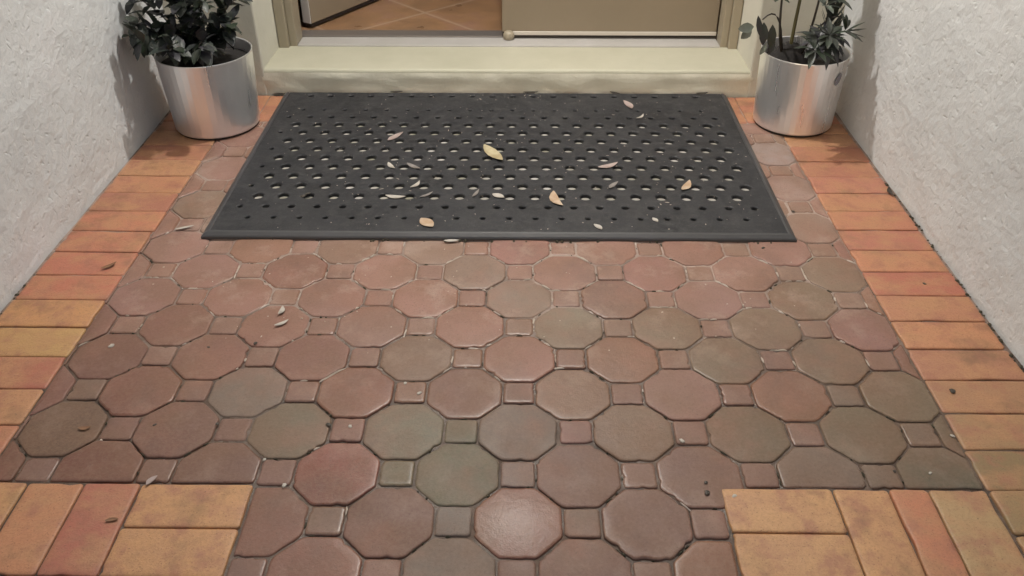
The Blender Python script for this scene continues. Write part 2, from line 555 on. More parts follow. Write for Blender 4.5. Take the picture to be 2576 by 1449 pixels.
# bricks
BPAL = [(0.42, 0.190, 0.105), (0.38, 0.155, 0.092), (0.36, 0.140, 0.088), (0.43, 0.220, 0.115), (0.40, 0.195, 0.10), (0.37, 0.150, 0.095)]
YEL, RED2, MOSSY = (0.45, 0.265, 0.105), (0.37, 0.125, 0.08), (0.27, 0.180, 0.085)
BPROF = [(0, -.0036), (.0006, -.0020), (.0018, -.0010), (.0042, -.0003), (.0085, 0.0)]
mb = MB()
def brick(x0, x1, y0, y1, c=None, g=None):
    g = g if g is not None else (random.choice((.0004, .0006, .0008, .0016)) if y1 > YF + .001 else .0014)
    c = c or random.choice(BPAL)
    k = random.uniform(.94, 1.06)
    mb.cur = (c[0] * k, c[1] * k, c[2] * k, 1)
    j = lambda: random.uniform(-.0009, .0009)
    paver(mb, [(x0 + g + j(), y0 + g + j()), (x1 - g + j(), y0 + g + j()), (x1 - g + j(), y1 - g + j()), (x0 + g + j(), y1 - g + j())],
          dome=.0006, corner=.006, tilt=.003, zj=.0014, prof=BPROF, lift=.0022 if y1 <= YF + .001 and y0 > -.9 else 0.0)
def course(x0, x1, y_first, y_end, pitch, cols):
    y = y_first; k = 0
    while y < y_end - .02:
        y1 = min(y + pitch, y_end)
        brick(x0, x1, y, y1, cols.get(k)); y = y1; k += 1
# left border: lines at .433, .537, .642 ...
course(WL + .006, XL, .0185, 1.655, .1040, {1: (0.44, .18, .10), 2: (0.46, .23, .115), 3: RED2, 4: YEL, 5: (0.47, .235, .10), 6: (0.40, .14, .085), 7: (.41, .145, .09), 8: (.42, .16, .095), 9: (.43, .165, .095)})
# right border runs on towards the camera
course(XR, WR - .006, -1.42, 1.655, .1000, {15: (.23, .155, .075), 14: MOSSY, 16: (0.30, .18, .09), 13: MOSSY, 17: (.34, .18, .095), 18: (0.37, .17, .10), 21: RED2, 23: (.40, .15, .10), 26: (.40, .16, .11), 19: (.45, .205, .105), 22: (.45, .195, .105), 24: (0.44, .18, .105)})
# back course of soldier bricks along the step
x = WL + .006
while x < WR - .03:
    x1 = min(x + .1015, WR - .006); brick(x, x1, YB, 1.876); x = x1
# basket-weave courses in front
for row, yt in enumerate((YF, YF - .203, YF - .406, YF - .609)):
    yb = yt - .2
    L = [(-.455, -.252, 'h'), (-.557, -.455, 'v'), (-.659, -.557, 'v'), (-.761, -.659, 'v'), (-.863, -.761, 'v'), (-.968, -.863, 'v')]
    Rr = [(.580, .779, 'h'), (.779, .878, 'v'), (.878, .948, 'v'), (.948, 1.052, 'v')]
    lc = {0: [(.48, .25, .11), RED2, (.45, .20, .10), (.47, .25, .11), None, None], }.get(row, [None] * 6)
    rc = {0: [(.50, .275, .125), (.49, .265, .12), (.43, .17, .09), (.38, .245, .12)]}.get(row, [None] * 4)
    if row % 2:
        L = [(-.354, -.252, 'v'), (-.455, -.354, 'v'), (-.66, -.455, 'h'), (-.863, -.66, 'h'), (-.968, -.863, 'v')]
        Rr = [(.580, .681, 'v'), (.681, .782, 'v'), (.782, .985, 'h'), (.985, 1.052, 'v')]
        lc = [None] * 5; rc = [None, None, (.55, .35, .2), None]
    for k, (x0, x1, t) in enumerate(L):
        if t == 'h': brick(x0, x1, yb + .1, yt, lc[k]); brick(x0, x1, yb, yb + .1, lc[k])
        else: brick(x0, x1, yb, yt, lc[k])
    for k, (x0, x1, t) in enumerate(Rr):
        if t == 'h': brick(x0, x1, yb + .1, yt, rc[k]); brick(x0, x1, yb, yb + .1, rc[k])
        else: brick(x0, x1, yb, yt, rc[k])
tag(mb.build('brick_paving', M['brick'], smooth=True), 'orange clay brick border and corner blocks around the octagon pavers', 'paving', kind='structure')

mb = MB()
nx, ny = 300, 420
vs = []
for b in range(ny + 1):
    for a in range(nx + 1):
        x = WL - .02 + (WR - WL + .04) * a / nx; y = -1.45 + 3.33 * b / ny
        f = noise.noise(Vector((x * 5, y * 5, 3))) + .6 * noise.noise(Vector((x * 17, y * 17, 8)))
        far = min(1, max(0, (y - .40) / .35)) * (1 if XL < x < XR else .0)
        z = -.0044 + .0024 * max(-.4, min(1, f)) + far * (.0016 + .0012 * noise.noise(Vector((x * 4, y * 4, 1))))
        vs.append((x, y, min(z, -.0010)))
mb.add(vs, [(b * (nx + 1) + a, b * (nx + 1) + a + 1, (b + 1) * (nx + 1) + a + 1, (b + 1) * (nx + 1) + a) for b in range(ny) for a in range(nx)])
tag(mb.build('joint_sand', M['sand']), 'dark damp sand in the joints between pavers', 'sand', kind='structure')
mb = MB()
mb.add([(-400, -400, -.05), (400, -400, -.05), (400, 400, -.05), (-400, 400, -.05)], [(0, 1, 2, 3)])
tag(mb.build('ground', M['ground']), 'dark garden soil round the entry', 'ground', kind='structure')

# ------------------------------------------------------------------ side walls
def rough_wall(xf, out, y0, y1, h, label):
    """thick wall whose trowelled face at x = xf is a relief grid; out = direction of its thickness"""
    mb = MB()
    ny = int((y1 - y0) / .014); nz = int(h / .014)
    vs = []; fs = []
    for a in range(ny + 1):
        for b in range(nz + 1):
            y = y0 + (y1 - y0) * a / ny; z = -.045 + (h + .045) * b / nz
            p = Vector((xf * 3, y, z))
            d = .0045 * noise.noise(p * 6) + .0018 * noise.noise(Vector((xf, y * 17, z * 20))) + .0022 * abs(noise.noise(Vector((xf + 5, y * 46, z * 50))))
            vs.append((xf + out * (.001 + d * .9) * (1 if z > .02 else .6), y, z))
    for a in range(ny):
        for b in range(nz):
            i = a * (nz + 1) + b
            q = (i, i + nz + 1, i + nz + 2, i + 1)
            fs.append(q if out > 0 else q[::-1])
    # orientation: face must look towards -out
    mb.add(vs, [f[::-1] for f in fs])
    xb = xf + out * .23; xa = xf + out * .004
    v = [(xa, y0, -.045), (xb, y0, -.045), (xb, y1, -.045), (xa, y1, -.045), (xa, y0, h), (xb, y0, h), (xb, y1, h), (xa, y1, h)]
    mb.add(v, [(0, 1, 5, 4), (1, 2, 6, 5), (2, 3, 7, 6), (4, 5, 6, 7)])
    return tag(mb.build('rendered_wall', M['render'], smooth=False), label, 'wall', 'rendered side walls')
WY0 = -.16
rough_wall(WL, -1, WY0, 1.884, 2.5, 'rough white rendered side wall beside the bushy dark plant, with streaky leaf shadows low down')
rough_wall(WR, 1, WY0, 1.884, 2.5, 'rough white rendered side wall beside the thin-stemmed plant, with one slim pointed shadow')

# ------------------------------------------------------------------ house
house = thing('house', (.16, 1.9, 0), 'cream rendered house front with a taupe double door, one leaf open', 'house')
mb = MB()
DL, DR = -.672, 1.008             # wall opening
mb.box(-4.2, DL, 1.886, 2.12, -.04, 2.9)
mb.box(DR, 4.5, 1.886, 2.12, -.04, 2.9)
mb.box(DL, DR, 1.886, 2.12, 2.16, 2.9)
mb.box(-4.2, DL - .0, 2.12, 2.30, -.04, 2.9)
mb.box(DR, 4.5, 2.12, 2.30, -.04, 2.9)
mb.box(DL, DR, 2.12, 2.30, 2.16, 2.9)
mb.build('wall', M['house'], house, bevel=.006)
# step: wavy hand-trowelled front edge
mb = MB()
x0, x1 = -.682, 1.022
n = 110; sec = []
for k in range(n + 1):
    x = x0 + (x1 - x0) * k / n
    wv = .0035 * noise.noise(Vector((x * 6, 1, 0))) + .0016 * noise.noise(Vector((x * 23, 4, 0)))
    tz = .0895 + .0022 * noise.noise(Vector((x * 5, 9, 3)))
    ring = [(x, 2.15, .088), (x, 1.97, .0890), (x, 1.905 + wv, tz)]
    for a in (20, 45, 70, 90):
        ring.append((x, 1.905 + wv - .012 * math.sin(R(a)) - .004, tz - .012 * (1 - math.cos(R(a)))))
    for z in (.06, .045, .03, .015, 0, -.03):
        d = .004 * noise.noise(Vector((x * 9, z * 40, 2))) + .002 * noise.noise(Vector((x * 30, z * 80, 2)))
        ring.append((x, 1.884 + d + (.0035 if z < .05 else .001), z))
    sec.append(ring)
split = 7
sec_all = sec
fm = MB()
lo_ = [r[split - 1:] for r in sec_all]; nl = len(lo_[0])
fm.add([p for r in lo_ for p in r], [(a * nl + b, a * nl + b + 1, (a + 1) * nl + b + 1, (a + 1) * nl + b) for a in range(n) for b in range(nl - 1)])
sec = [r[:split] for r in sec_all]
nr = len(sec[0])
mb.add([p for r in sec for p in r], [(a * nr + b, a * nr + b + 1, (a + 1) * nr + b + 1, (a + 1) * nr + b) for a in range(n) for b in range(nr - 1)])
na = len(sec_all[0])
fm.add(sec_all[0], [tuple(range(na))[::-1]]); fm.add(sec_all[-1], [tuple(range(na))])
stp = mb.build('door_step', M['step'], house, smooth=True)
fo_ = fm.build('step_face', M['step_face'], smooth=True); fo_.parent = stp; fo_.location = (0, 0, 0)
mb = MB(); mb.box(-.606, .948, 2.125, 2.215, .06, .0945)
mb.build('sill', M['sill'], house, bevel=.004)
mb = MB(); mb.box(-.62, .96, 2.216, 2.285, .06, .0985)
mb.build('threshold', M['metal_grey'], house, bevel=.003)
# frame: each jamb with a rebate, and the head
fr = bpy.data.objects.new('door_frame', None)
mb = MB(); mb.box(DL + .002, DR - .002, 2.112, 2.30, 2.10, 2.158)
fr = mb.build('door_frame', M['jamb'], house, bevel=.003)
for sx, xa, xm, xb in ((1, DL + .002, -.634, -.606), (-1, DR - .002, .974, .948)):
    mb = MB()
    mb.box(min(xa, xm), max(xa, xm), 2.110, 2.30, .086, 2.098)
    mb.box(min(xm, xb), max(xm, xb), 2.128, 2.22 if sx > 0 else 2.20, .086, 2.098)
    j = mb.build('jamb', M['jamb'], fr, bevel=.003)
    j.location = -house.location - fr.location
    j.location = (0, 0, 0)
# closed leaf
mb = MB(); mb.box(.147, .946, 2.206, 2.250, .118, 2.095)
d = mb.build('door', M['door'], house, bevel=.003); d["label"] = "closed taupe door leaf on the right"
def under(o, p):
    o.parent = p; o.location = (0, 0, 0); return o
mb = MB(); mb.box(.186, .945, 2.199, 2.205, .1075, .1215)
under(mb.build('weather_strip', M['strip'], bevel=.002), d)
mb = MB(); mb.box(.150, .945, 2.208, 2.246, .099, .1165)
under(mb.build('bottom_gap_shade', M['black']), d)  # black strip painting the dark gap under the closed leaf
mb = MB(); mb.lathe([(.019, .0955), (.021, .100), (.021, .112), (.017, .121), (.010, .125)], .172, 2.196, 24, True, True)
under(mb.build('door_stop', M['jamb'], smooth=True), d)
# open leaf, swung inwards about its hinge
B = Vector((-.589, 2.309, .112)); dd = Vector((.5, .866, 0)); tt = Vector((-.866, .5, 0)) * .043
mb = MB(); mb.obox(B + dd * .003, dd * .78, tt, Vector((0, 0, 1.975)))
d2 = mb.build('door', M['door'], house, bevel=.002); d2["label"] = "open taupe door leaf swung inwards on the left"
mb = MB(); mb.obox(B + tt * .04, dd * -.004 + dd * .0065, tt * .92, Vector((0, 0, 1.97)))
under(mb.build('edge_strip', M['white'], bevel=.001), d2)
mb = MB(); mb.obox(B + dd * .004 + tt * .08 - Vector((0, 0, .0135)), dd * .77, tt * .84, Vector((0, 0, .013)))
under(mb.build('bottom_gap_shade', M['black']), d2)  # black strip painting the dark gap under the open leaf
# room behind the door
mb = MB()
xa, xb, ya, yb, za, zb = -2.2, 2.4, 2.302, 6.0, .05, 2.7
mb.box(xa - .1, xa, ya, yb, za, zb); mb.box(xb, xb + .1, ya, yb, za, zb); mb.box(xa, xb, yb, yb + .1, za, zb); mb.box(xa, xb, ya, yb, zb, zb + .1)
mb.build('interior_wall', M['interior'], house)
mb = MB(); mb.box(xa, xb, 2.286, yb, .03, .0915)
fo = mb.build('interior_floor', M['floor'], house)
# porch ceiling
mb = MB(); mb.box(WL - .23, WR + .23, WY0, 1.884, 2.503, 2.60)
mb.build('porch_ceiling', M['ceiling'], house)

# ------------------------------------------------------------------ porch lamp (hangs from the ceiling, above the frame)
lamp = thing('porch_lamp', (LAMP.x, LAMP.y, 2.503), 'small round porch lamp hanging from the ceiling', 'lamp')
mb = MB(); mb.lathe([(.055, 2.5025), (.055, 2.485), (.02, 2.478), (.012, 2.46), (.012, 2.40), (.03, 2.392), (.034, 2.335), (.028, 2.322)], LAMP.x, LAMP.y, 32, True, True)
mb.build('lamp_holder', M['lamp_body'], lamp, smooth=True)
mb = MB(); mb.lathe([(.012, 2.3215), (.026, 2.310), (.033, 2.302), (.026, 2.296), (.008, 2.293)], LAMP.x, LAMP.y, 24, True, True)
mb.build('bulb', M['lamp_glass'], lamp, smooth=True)
ld = bpy.data.lights.new('lamp_light', 'POINT')
ld.energy = LAMP_POWER; ld.color = (1.0, 0.968, 0.925); ld.shadow_soft_size = .03
lo = bpy.data.objects.new('lamp_light', ld); col.objects.link(lo)
lo.parent = lamp; lo.location = LAMP - lamp.location

# ------------------------------------------------------------------ rubber mat
MX0, MX1, MY0, MY1, MZ = -.606, .932, .914, 1.872, .0150
ang = R(.2)
mat_o = thing('door_mat', (.163, 1.393, 0), 'black perforated rubber doormat lying in front of the step', 'doormat')
RW = .020
mb = MB()
fx0, fx1, fy0, fy1 = MX0 + RW, MX1 - RW, MY0 + RW, MY1 - .006
px_, py_ = .0699, .0595
rows = []
yc = 1.004 - .0595
nrow = 0
y_lines = [fy0]
yy = 1.004 - .0297
while yy < fy1:
    y_lines.append(yy); yy += py_
if fy1 - y_lines[-1] < .02: y_lines.pop()
y_lines.append(fy1)
NS = 16
def cell(xa, xb, ya, yb, cx, cy, rx, ry):
    """flat cell with one oval hole through it"""
    if rx <= 0:
        mb.add([(xa, ya, MZ), (xb, ya, MZ), (xb, yb, MZ), (xa, yb, MZ)], [(0, 1, 2, 3)]); return
    outer = []; top = []; bev = []; bot = []
    for k in range(NS):
        a = 2 * math.pi * (k + .5) / NS
        ca, sa = math.cos(a), math.sin(a)
        hx = (xb - cx) if ca > 0 else (cx - xa); hy = (yb - cy) if sa > 0 else (cy - ya)
        t = min(hx / abs(ca), hy / abs(sa))
        outer.append([cx + ca * t, cy + sa * t])
    # snap one vertex per corner
    for X, Y in ((xb, yb), (xa, yb), (xa, ya), (xb, ya)):
        k = min(range(NS), key=lambda q: math.dist(outer[q], (X, Y)))
        outer[k] = [X, Y]
    for k in range(NS):
        a = 2 * math.pi * (k + .5) / NS
        ca, sa = math.cos(a), math.sin(a)
        top.append((cx + ca * (rx + .003), cy + sa * (ry + .003), MZ))
        bev.append((cx + ca * rx, cy + sa * ry, MZ - .0022))
        bot.append((cx + ca * rx, cy + sa * ry, .001))
    vs = [(x, y, MZ) for x, y in outer] + top + bev + bot
    fs = []
    for r in range(3):
        for k in range(NS):
            k2 = (k + 1) % NS
            fs.append((r * NS + k, r * NS + k2, (r + 1) * NS + k2, (r + 1) * NS + k))
    mb.add(vs, fs)
for r in range(len(y_lines) - 1):
    ya, yb = y_lines[r], y_lines[r + 1]
    cy = 1.004 - py_ + r * py_ if r else (ya + yb) / 2
    cy = (ya + yb) / 2 if r in (0, len(y_lines) - 2) else 1.004 + (r - 1) * py_
    nrows = len(y_lines) - 1
    off = .016 if (r % 2 == 0) else .016 + px_ / 2
    k0 = math.floor((fx0 - off) / px_)
    xs = [off + k * px_ for k in range(k0, k0 + 30)]
    edges = [fx0]
    cents = []
    for xc in xs:
        if xc - px_ / 2 < fx0 + .004 or xc + px_ / 2 > fx1 - .004: continue
        cents.append(xc)
    # filler strips at both ends
    cell(fx0, cents[0] - px_ / 2, ya, yb, 0, 0, 0, 0)
    cell(cents[-1] + px_ / 2, fx1, ya, yb, 0, 0, 0, 0)
    for xc in cents:
        e = min(r, nrows - 1 - r + (1 if True else 0))
        ex = min(xc - fx0, fx1 - xc)
        rx, ry = .0150, .0162
        if r == 0: rx = ry = 0
        elif r == 1: rx, ry = .0072, .0065
        elif r == 2: rx, ry = .0095, .009
        elif r >= nrows - 1: rx, ry = .010, .008
        elif r == nrows - 2: rx = ry = 0
        elif r == nrows - 3: rx, ry = (.0062, .0062)
        elif r == nrows - 4: rx, ry = (.009, .009)
        if rx > 0 and r < nrows - 1:
            if ex < .055: rx, ry = min(rx, .007), min(ry, .007)
        cell(xc - px_ / 2, xc + px_ / 2, ya, yb, xc, cy, rx, ry)
mb.build('perforated_field', M['rubber'], mat_o)
# ramped rim (three sides) with a slightly raised inner bead
mb = MB()
outer = [(MX0 - .002, MY1 - .006), (MX0, MY0), (MX1, MY0), (MX1 + .002, MY1 - .006)]
rings = [(0, .0), (0, .0065), (.003, .0100), (.012, .0157), (.017, .0165), (RW, MZ), (RW, .002)]
vs = []
for d, z in rings:
    vs += [(outer[0][0] + d, outer[0][1], z), (outer[1][0] + d, outer[1][1] + d, z), (outer[2][0] - d, outer[2][1] + d, z), (outer[3][0] - d, outer[3][1], z)]
fs = [(a * 4 + k, (a + 1) * 4 + k, (a + 1) * 4 + k + 1, a * 4 + k + 1)[::-1] for a in range(len(rings) - 1) for k in range(3)]
mb.add(vs, fs)
mb.build('rim', M['rim_rubber'], mat_o, smooth=False)
mb = MB(); mb.box(MX0 + .025, MX1 - .025, MY0 + .025, MY1 - .01, .0012, .0032)
tag(mb.build('pale_grit', M['grit']), 'pale grit lying under the holes of the rubber mat', 'grit', kind='stuff')

# ------------------------------------------------------------------ steel pots
def flower_pot(cx, cy, rb, rt, h, label, lean=(0, 0)):
    t = thing('flower_pot', (cx, cy, 0), label, 'flower pot', 'polished steel planters')
    mb = MB()
    prof = [(rb - .012, .006), (rb - .003, .007), (rb, .011)]
    for k in range(1, 9):
        s = k / 8; prof.append((rb + (rt - rb) * s, .011 + (h - .011) * s))
    prof += [(rt + .0012, h + .0012), (rt + .0008, h + .0028), (rt - .0016, h + .003), (rt - .0032, h + .001), (rt - .0035, h - .006), (rt - .006, h - .06)]
    rw = random.Random(int(cx * 1000))
    NF = 46                                                        # narrow flats rolled into the sheet
    wob = [rw.uniform(-.0007, .0007) for _ in range(NF)]
    mb.lathe(prof, cx, cy, NF, True, False, wob)
    body = mb.build('pot_body', M['steel'], t, smooth=False)
    mb = MB(); mb.lathe([(rb - .006, .0004), (rb - .005, .0085)], cx, cy, 48, True, True)
    mb.build('base_shade_ring', M['black'], t)  # black ring draws the shadow gap under the pot
    return t
def soil_disc(t, cx, cy, r, z, mound):
    mb = MB(); vs = []; fs = []; nr, nk = 9, 40
    for i in range(nr + 1):
        for k in range(nk):
            a = 2 * math.pi * k / nk; rr = r * i / nr + 1e-4
            x, y = cx + rr * math.cos(a), cy + rr * math.sin(a)
            zz = z + mound(x - cx, y - cy) + (.006 * noise.noise(Vector((x * 45, y * 45, 1))) if i < nr else 0)
            vs.append((x, y, zz))
    for i in range(nr):
        for k in range(nk):
            k2 = (k + 1) % nk
            fs.append((i * nk + k, (i + 1) * nk + k, (i + 1) * nk + k2, i * nk + k2))
    mb.add(vs, fs)
    return mb.build('soil', M['soil'], t, smooth=True)
LP = (-.770, 1.632); RP = (1.108, 1.664)
pl = flower_pot(*LP, .1335, .1465, .243, 'round polished steel pot holding the bushy dark-leaved plant')
pr = flower_pot(*RP, .1250, .1345, .240, 'round polished steel pot with a grey oval mark, holding the thin-stemmed plant')
soil_disc(pl, *LP, .1405, .208, lambda x, y: .012 * math.exp(-(x * x + y * y) / .006))
soil_disc(pr, *RP, .1285, .204, lambda x, y: .055 * math.exp(-(((x + .045) ** 2 + (y - .01) ** 2) / .0028) ** 2))
# oval grey mark on the right pot
mb = MB(); vs = []; n = 20
for ring in (0.0, 1.0):
    for k in range(n):
        a = 2 * math.pi * k / n
        u, w = .0125 * ring * math.cos(a), .019 * ring * math.sin(a)
        u += w * .25
        z = .188 + w
        th = R(-52) + u / .132
        rr = .1250 + (.1345 - .1250) * (z / .240) + .0020
        vs.append((RP[0] + rr * math.cos(th), RP[1] + rr * math.sin(th), z))
mb.add(vs, [(k, n + k, n + (k + 1) % n, (k + 1) % n) for k in range(n)])
mb.build('oval_mark', M['sticker'], pr, smooth=True)

# ------------------------------------------------------------------ plants
def leaf_mesh(mb, base, direction, length, width, up=Vector((0, 0, 1)), fold=.18, droop=.25):
    d = Vector(direction).normalized()
    s = d.cross(up)
    if s.length < .05: s = d.cross(Vector((1, 0, 0)))
    s.normalize(); u = s.cross(d)
    prof = [(0, .06), (.18, .62), (.42, 1.0), (.68, .86), (.88, .45), (1.0, .04)]
    vs = []; fs = []
    for t, w in prof:
        c = Vector(base) + d * (length * t) - u * (droop * length * t * t)
        e = s * (width * .5 * w)
        vs += [c - e + u * (fold * width * w * .5), c, c + e + u * (fold * width * w * .5)]
    for i in range(len(prof) - 1):
        o = i * 3
        fs += [(o, o + 1, o + 4, o + 3), (o + 1, o + 2, o + 5, o + 4)]
    mb.add(vs, fs)

def bez(p0, p1, p2, n):
    return [Vector(p0) * (1 - t) ** 2 + Vector(p1) * 2 * t * (1 - t) + Vector(p2) * t * t for t in [k / n for k in range(n + 1)]]

# left plant: bushy, many small oval leaves on low arching stems
rnd = random.Random(21)
lp = thing('potted_plant', (LP[0], LP[1], .2), 'bushy plant with many small dark oval leaves in the left steel pot', 'plant', 'potted plants')
fol = MB(); vio = MB()
ends = [(-.875, 1.465, .33), (-.80, 1.45, .31), (-.90, 1.48, .345), (-.72, 1.47, .315), (-.945, 1.56, .305), (-.90, 1.50, .37), (-.93, 1.60, .42), (-.80, 1.49, .34), (-.72, 1.55, .45), (-.66, 1.60, .34), (-.645, 1.66, .40),
        (-.77, 1.66, .62), (-.85, 1.70, .60), (-.70, 1.68, .58), (-.82, 1.58, .52), (-.88, 1.58, .29), (-.70, 1.60, .29), (-.76, 1.53, .30), (-.93, 1.68, .5), (-.78, 1.56, .42)]
for k, e in enumerate(ends):
    b = Vector((LP[0] + rnd.uniform(-.03, .03), LP[1] + rnd.uniform(-.03, .03), .195))
    e = Vector(e)
    mid = b.lerp(e, .5) + Vector((0, 0, .06)); mid.x = b.x + (e.x - b.x) * .3; mid.y = b.y + (e.y - b.y) * .3
    pts = bez(b, mid, e, 10)
    st = MB(); st.tube(pts, [.0032 - .0018 * i / 10 for i in range(11)], 6)
    st.build('stem', M['stem_dark'], lp, smooth=True)
    for i in range(2, 11):
        for rep in range(4 if i > 4 else 2):
            t = (pts[min(i + 1, 10)] - pts[max(i - 1, 0)]).normalized()
            a = rnd.uniform(0, 2 * math.pi)
            side = t.orthogonal().normalized(); side.rotate(Matrix.Rotation(a, 3, t))
            d = side * 1.0 + t * rnd.uniform(.2, .9) + Vector((0, 0, rnd.uniform(-.25, .35)))
            L = rnd.uniform(.036, .060)
            p = pts[i] + side * .002 + Vector((rnd.uniform(-1, 1), rnd.uniform(-1, 1), rnd.uniform(-1, 1))) * .008
            q = p + d.normalized() * L
            if q.x < WL + .012: continue
            leaf_mesh(fol if rnd.random() < .55 else vio, p, d, L, L * rnd.uniform(.50, .70), fold=rnd.uniform(.1, .4), droop=rnd.uniform(0, .4))
# the long side twig at the left and the single leaf at the right
for p, d, L in (((-.905, 1.60, .375), (-1, -.1, .12), .058), ((-.91, 1.60, .372), (-.8, .1, -.5), .04), ((-.69, 1.63, .318), (1, -.2, .04), .056), ((-.70, 1.62, .30), (.8, -.5, -.2), .045),
                ((-.868, 1.465, .335), (-.3, -.4, -1), .04), ((-.875, 1.47, .335), (-.5, .2, -.8), .038), ((-.855, 1.465, .33), (.1, -.5, -.9), .04), ((-.84, 1.46, .325), (.2, -.4, -.8), .036)):
    leaf_mesh(fol, p, d, L, L * .45)
fol.build('foliage', M['leaf_green'], lp, smooth=True)
f2 = vio.build('foliage', M['leaf_violet'], lp, smooth=True); f2["label"] = "dusky purplish leaves"

# right plant: bare stems with whorls of narrow leaves
rp = thing('potted_plant', (RP[0], RP[1], .2), 'sparse plant with thin bare stems and narrow leaf whorls in the right steel pot', 'plant', 'potted plants')
fol = MB(); vio = MB(); pale = MB()
def stem(pts, r0, r1, m):
    n = len(pts) - 1
    st = MB(); st.tube(pts, [r0 + (r1 - r0) * i / n for i in range(n + 1)], 8)
    st.build('stem', m, rp, smooth=True)
mx, my = RP[0] - .045, RP[1] + .01
stem(bez((mx, my, .235), (mx - .002, my, .35), (mx + .012, my, .66), 8), .0062, .004, M['stem'])
stem(bez((mx - .03, my - .02, .235), (mx - .07, my - .03, .33), (mx - .062, my - .02, .58), 8), .0042, .003, M['stem_dark'])
stem(bez((mx + .035, my - .01, .235), (mx + .06, my - .02, .33), (mx + .055, my - .02, .62), 8), .0042, .003, M['stem_dark'])
def whorl(mb, c, ax, n, L, w, spread=1.0, r=None, droop=.3):
    r = r or rnd
    ax = Vector(ax).normalized(); s = ax.orthogonal().normalized()
    for k in range(n):
        q = s.copy(); q.rotate(Matrix.Rotation(2 * math.pi * (k + r.uniform(-.2, .2)) / n, 3, ax))
        d = q * spread + ax * r.uniform(.2, .7)
        leaf_mesh(mb, Vector(c) + q * .003, d, L * r.uniform(.8, 1.15), w * r.uniform(.85, 1.15), fold=r.uniform(.15, .4), droop=droop * r.uniform(.5, 1.4))
# left hanging leaves
for mbx, p, d, L, w in ((pale, (.905, 1.55, .352), (-1, -.15, -.1), .046, .030), (pale, (.900, 1.55, .345), (-.7, -.1, -.7), .040, .026),
                        (vio, (.912, 1.55, .385), (.25, -.15, -1), .062, .018), (vio, (.935, 1.56, .362), (.1, -.2, -1), .068, .028),
                        (fol, (.965, 1.57, .352), (.05, -.15, -1), .072, .028), (pale, (.95, 1.55, .30), (-.4, -.2, -.8), .035, .016),
                        (vio, (.985, 1.60, .300), (-.2, -.2, -1), .05, .022)):
    leaf_mesh(mbx, p, d, L, w, up=Vector((0, -1, .3)), droop=.12)
stem(bez((mx - .03, my - .02, .24), (.99, 1.60, .42), (.93, 1.56, .37), 8), .003, .002, M['stem_dark'])
whorl(fol, (.975, 1.60, .425), (0, -.3, 1), 7, .05, .02)
# right dark whorls leaning out over the border
stem(bez((mx + .03, my - .03, .24), (1.09, 1.55, .38), (1.125, 1.47, .352), 8), .003, .002, M['stem_dark'])
stem(bez((mx + .04, my, .24), (1.13, 1.60, .40), (1.18, 1.56, .37), 8), .003, .002, M['stem_dark'])
whorl(fol, (1.105, 1.475, .352), (.1, -.5, .8), 9, .055, .020)
whorl(vio, (1.085, 1.495, .335), (-.2, -.4, .8), 8, .055, .024, droop=.5)
whorl(fol, (1.10, 1.56, .30), (.2, -.3, .8), 8, .055, .024, droop=.35)
whorl(vio, (1.15, 1.56, .30), (.4, -.3, .6), 8, .055, .022, droop=.5)
whorl(fol, (1.062, 1.450, .318), (.1, -.6, .7), 9, .055, .019)
whorl(vio, (1.135, 1.500, .340), (.4, -.3, .8), 8, .052, .020)
whorl(fol, (1.165, 1.52, .352), (.6, -.2, .7), 9, .050, .013, droop=.1)
whorl(vio, (1.12, 1.52, .315), (.2, -.5, .5), 7, .058, .024, droop=.6)
for d in ((1, -.1, .25), (1, -.2, -.15), (.9, -.5, -.3), (.8, 0, .5)):
    leaf_mesh(fol, (1.165, 1.525, .345), d, .062, .013, droop=.05)
rs = random.Random(3)
stem(bez((mx + .05, my - .01, .24), (1.15, 1.63, .30), (1.155, 1.625, .44), 6), .004, .002, M['stem_dark'])
for k in range(34):                                                # upright spire of narrow leaves on the outer stem
    z = .27 + .16 * k / 34
    a = rs.uniform(0, 6.28)
    leaf_mesh(fol if k % 2 else vio, (1.155 + .006 * math.cos(a), 1.625 + .006 * math.sin(a), z), (math.cos(a) * .55, math.sin(a) * .55, 1), .06, .018, droop=.02, up=Vector((math.cos(a), math.sin(a), 0)))
whorl(pale, (1.105, 1.56, .41), (.2, -.2, 1), 6, .055, .018)
whorl(fol, (1.13, 1.58, .43), (.3, -.1, 1), 8, .06, .018)
for z, c in ((.50, (mx + .055, my - .02)), (.60, (mx + .055, my - .02)), (.66, (mx + .012, my)), (.58, (mx + .01, my)), (.56, (mx - .062, my - .02))):
    whorl(fol, (c[0], c[1], z), (0, 0, 1), 9, .075, .024)
    whorl(vio, (c[0], c[1], z - .035), (0, 0, 1), 7, .075, .022)
fol.build('foliage', M['leaf_green'], rp, smooth=True)
f3 = vio.build('foliage', M['leaf_violet'], rp, smooth=True); f3["label"] = "dusky purplish leaves"
f4 = pale.build('foliage', M['leaf_pale'], rp, smooth=True); f4["label"] = "pale grey-green leaves"

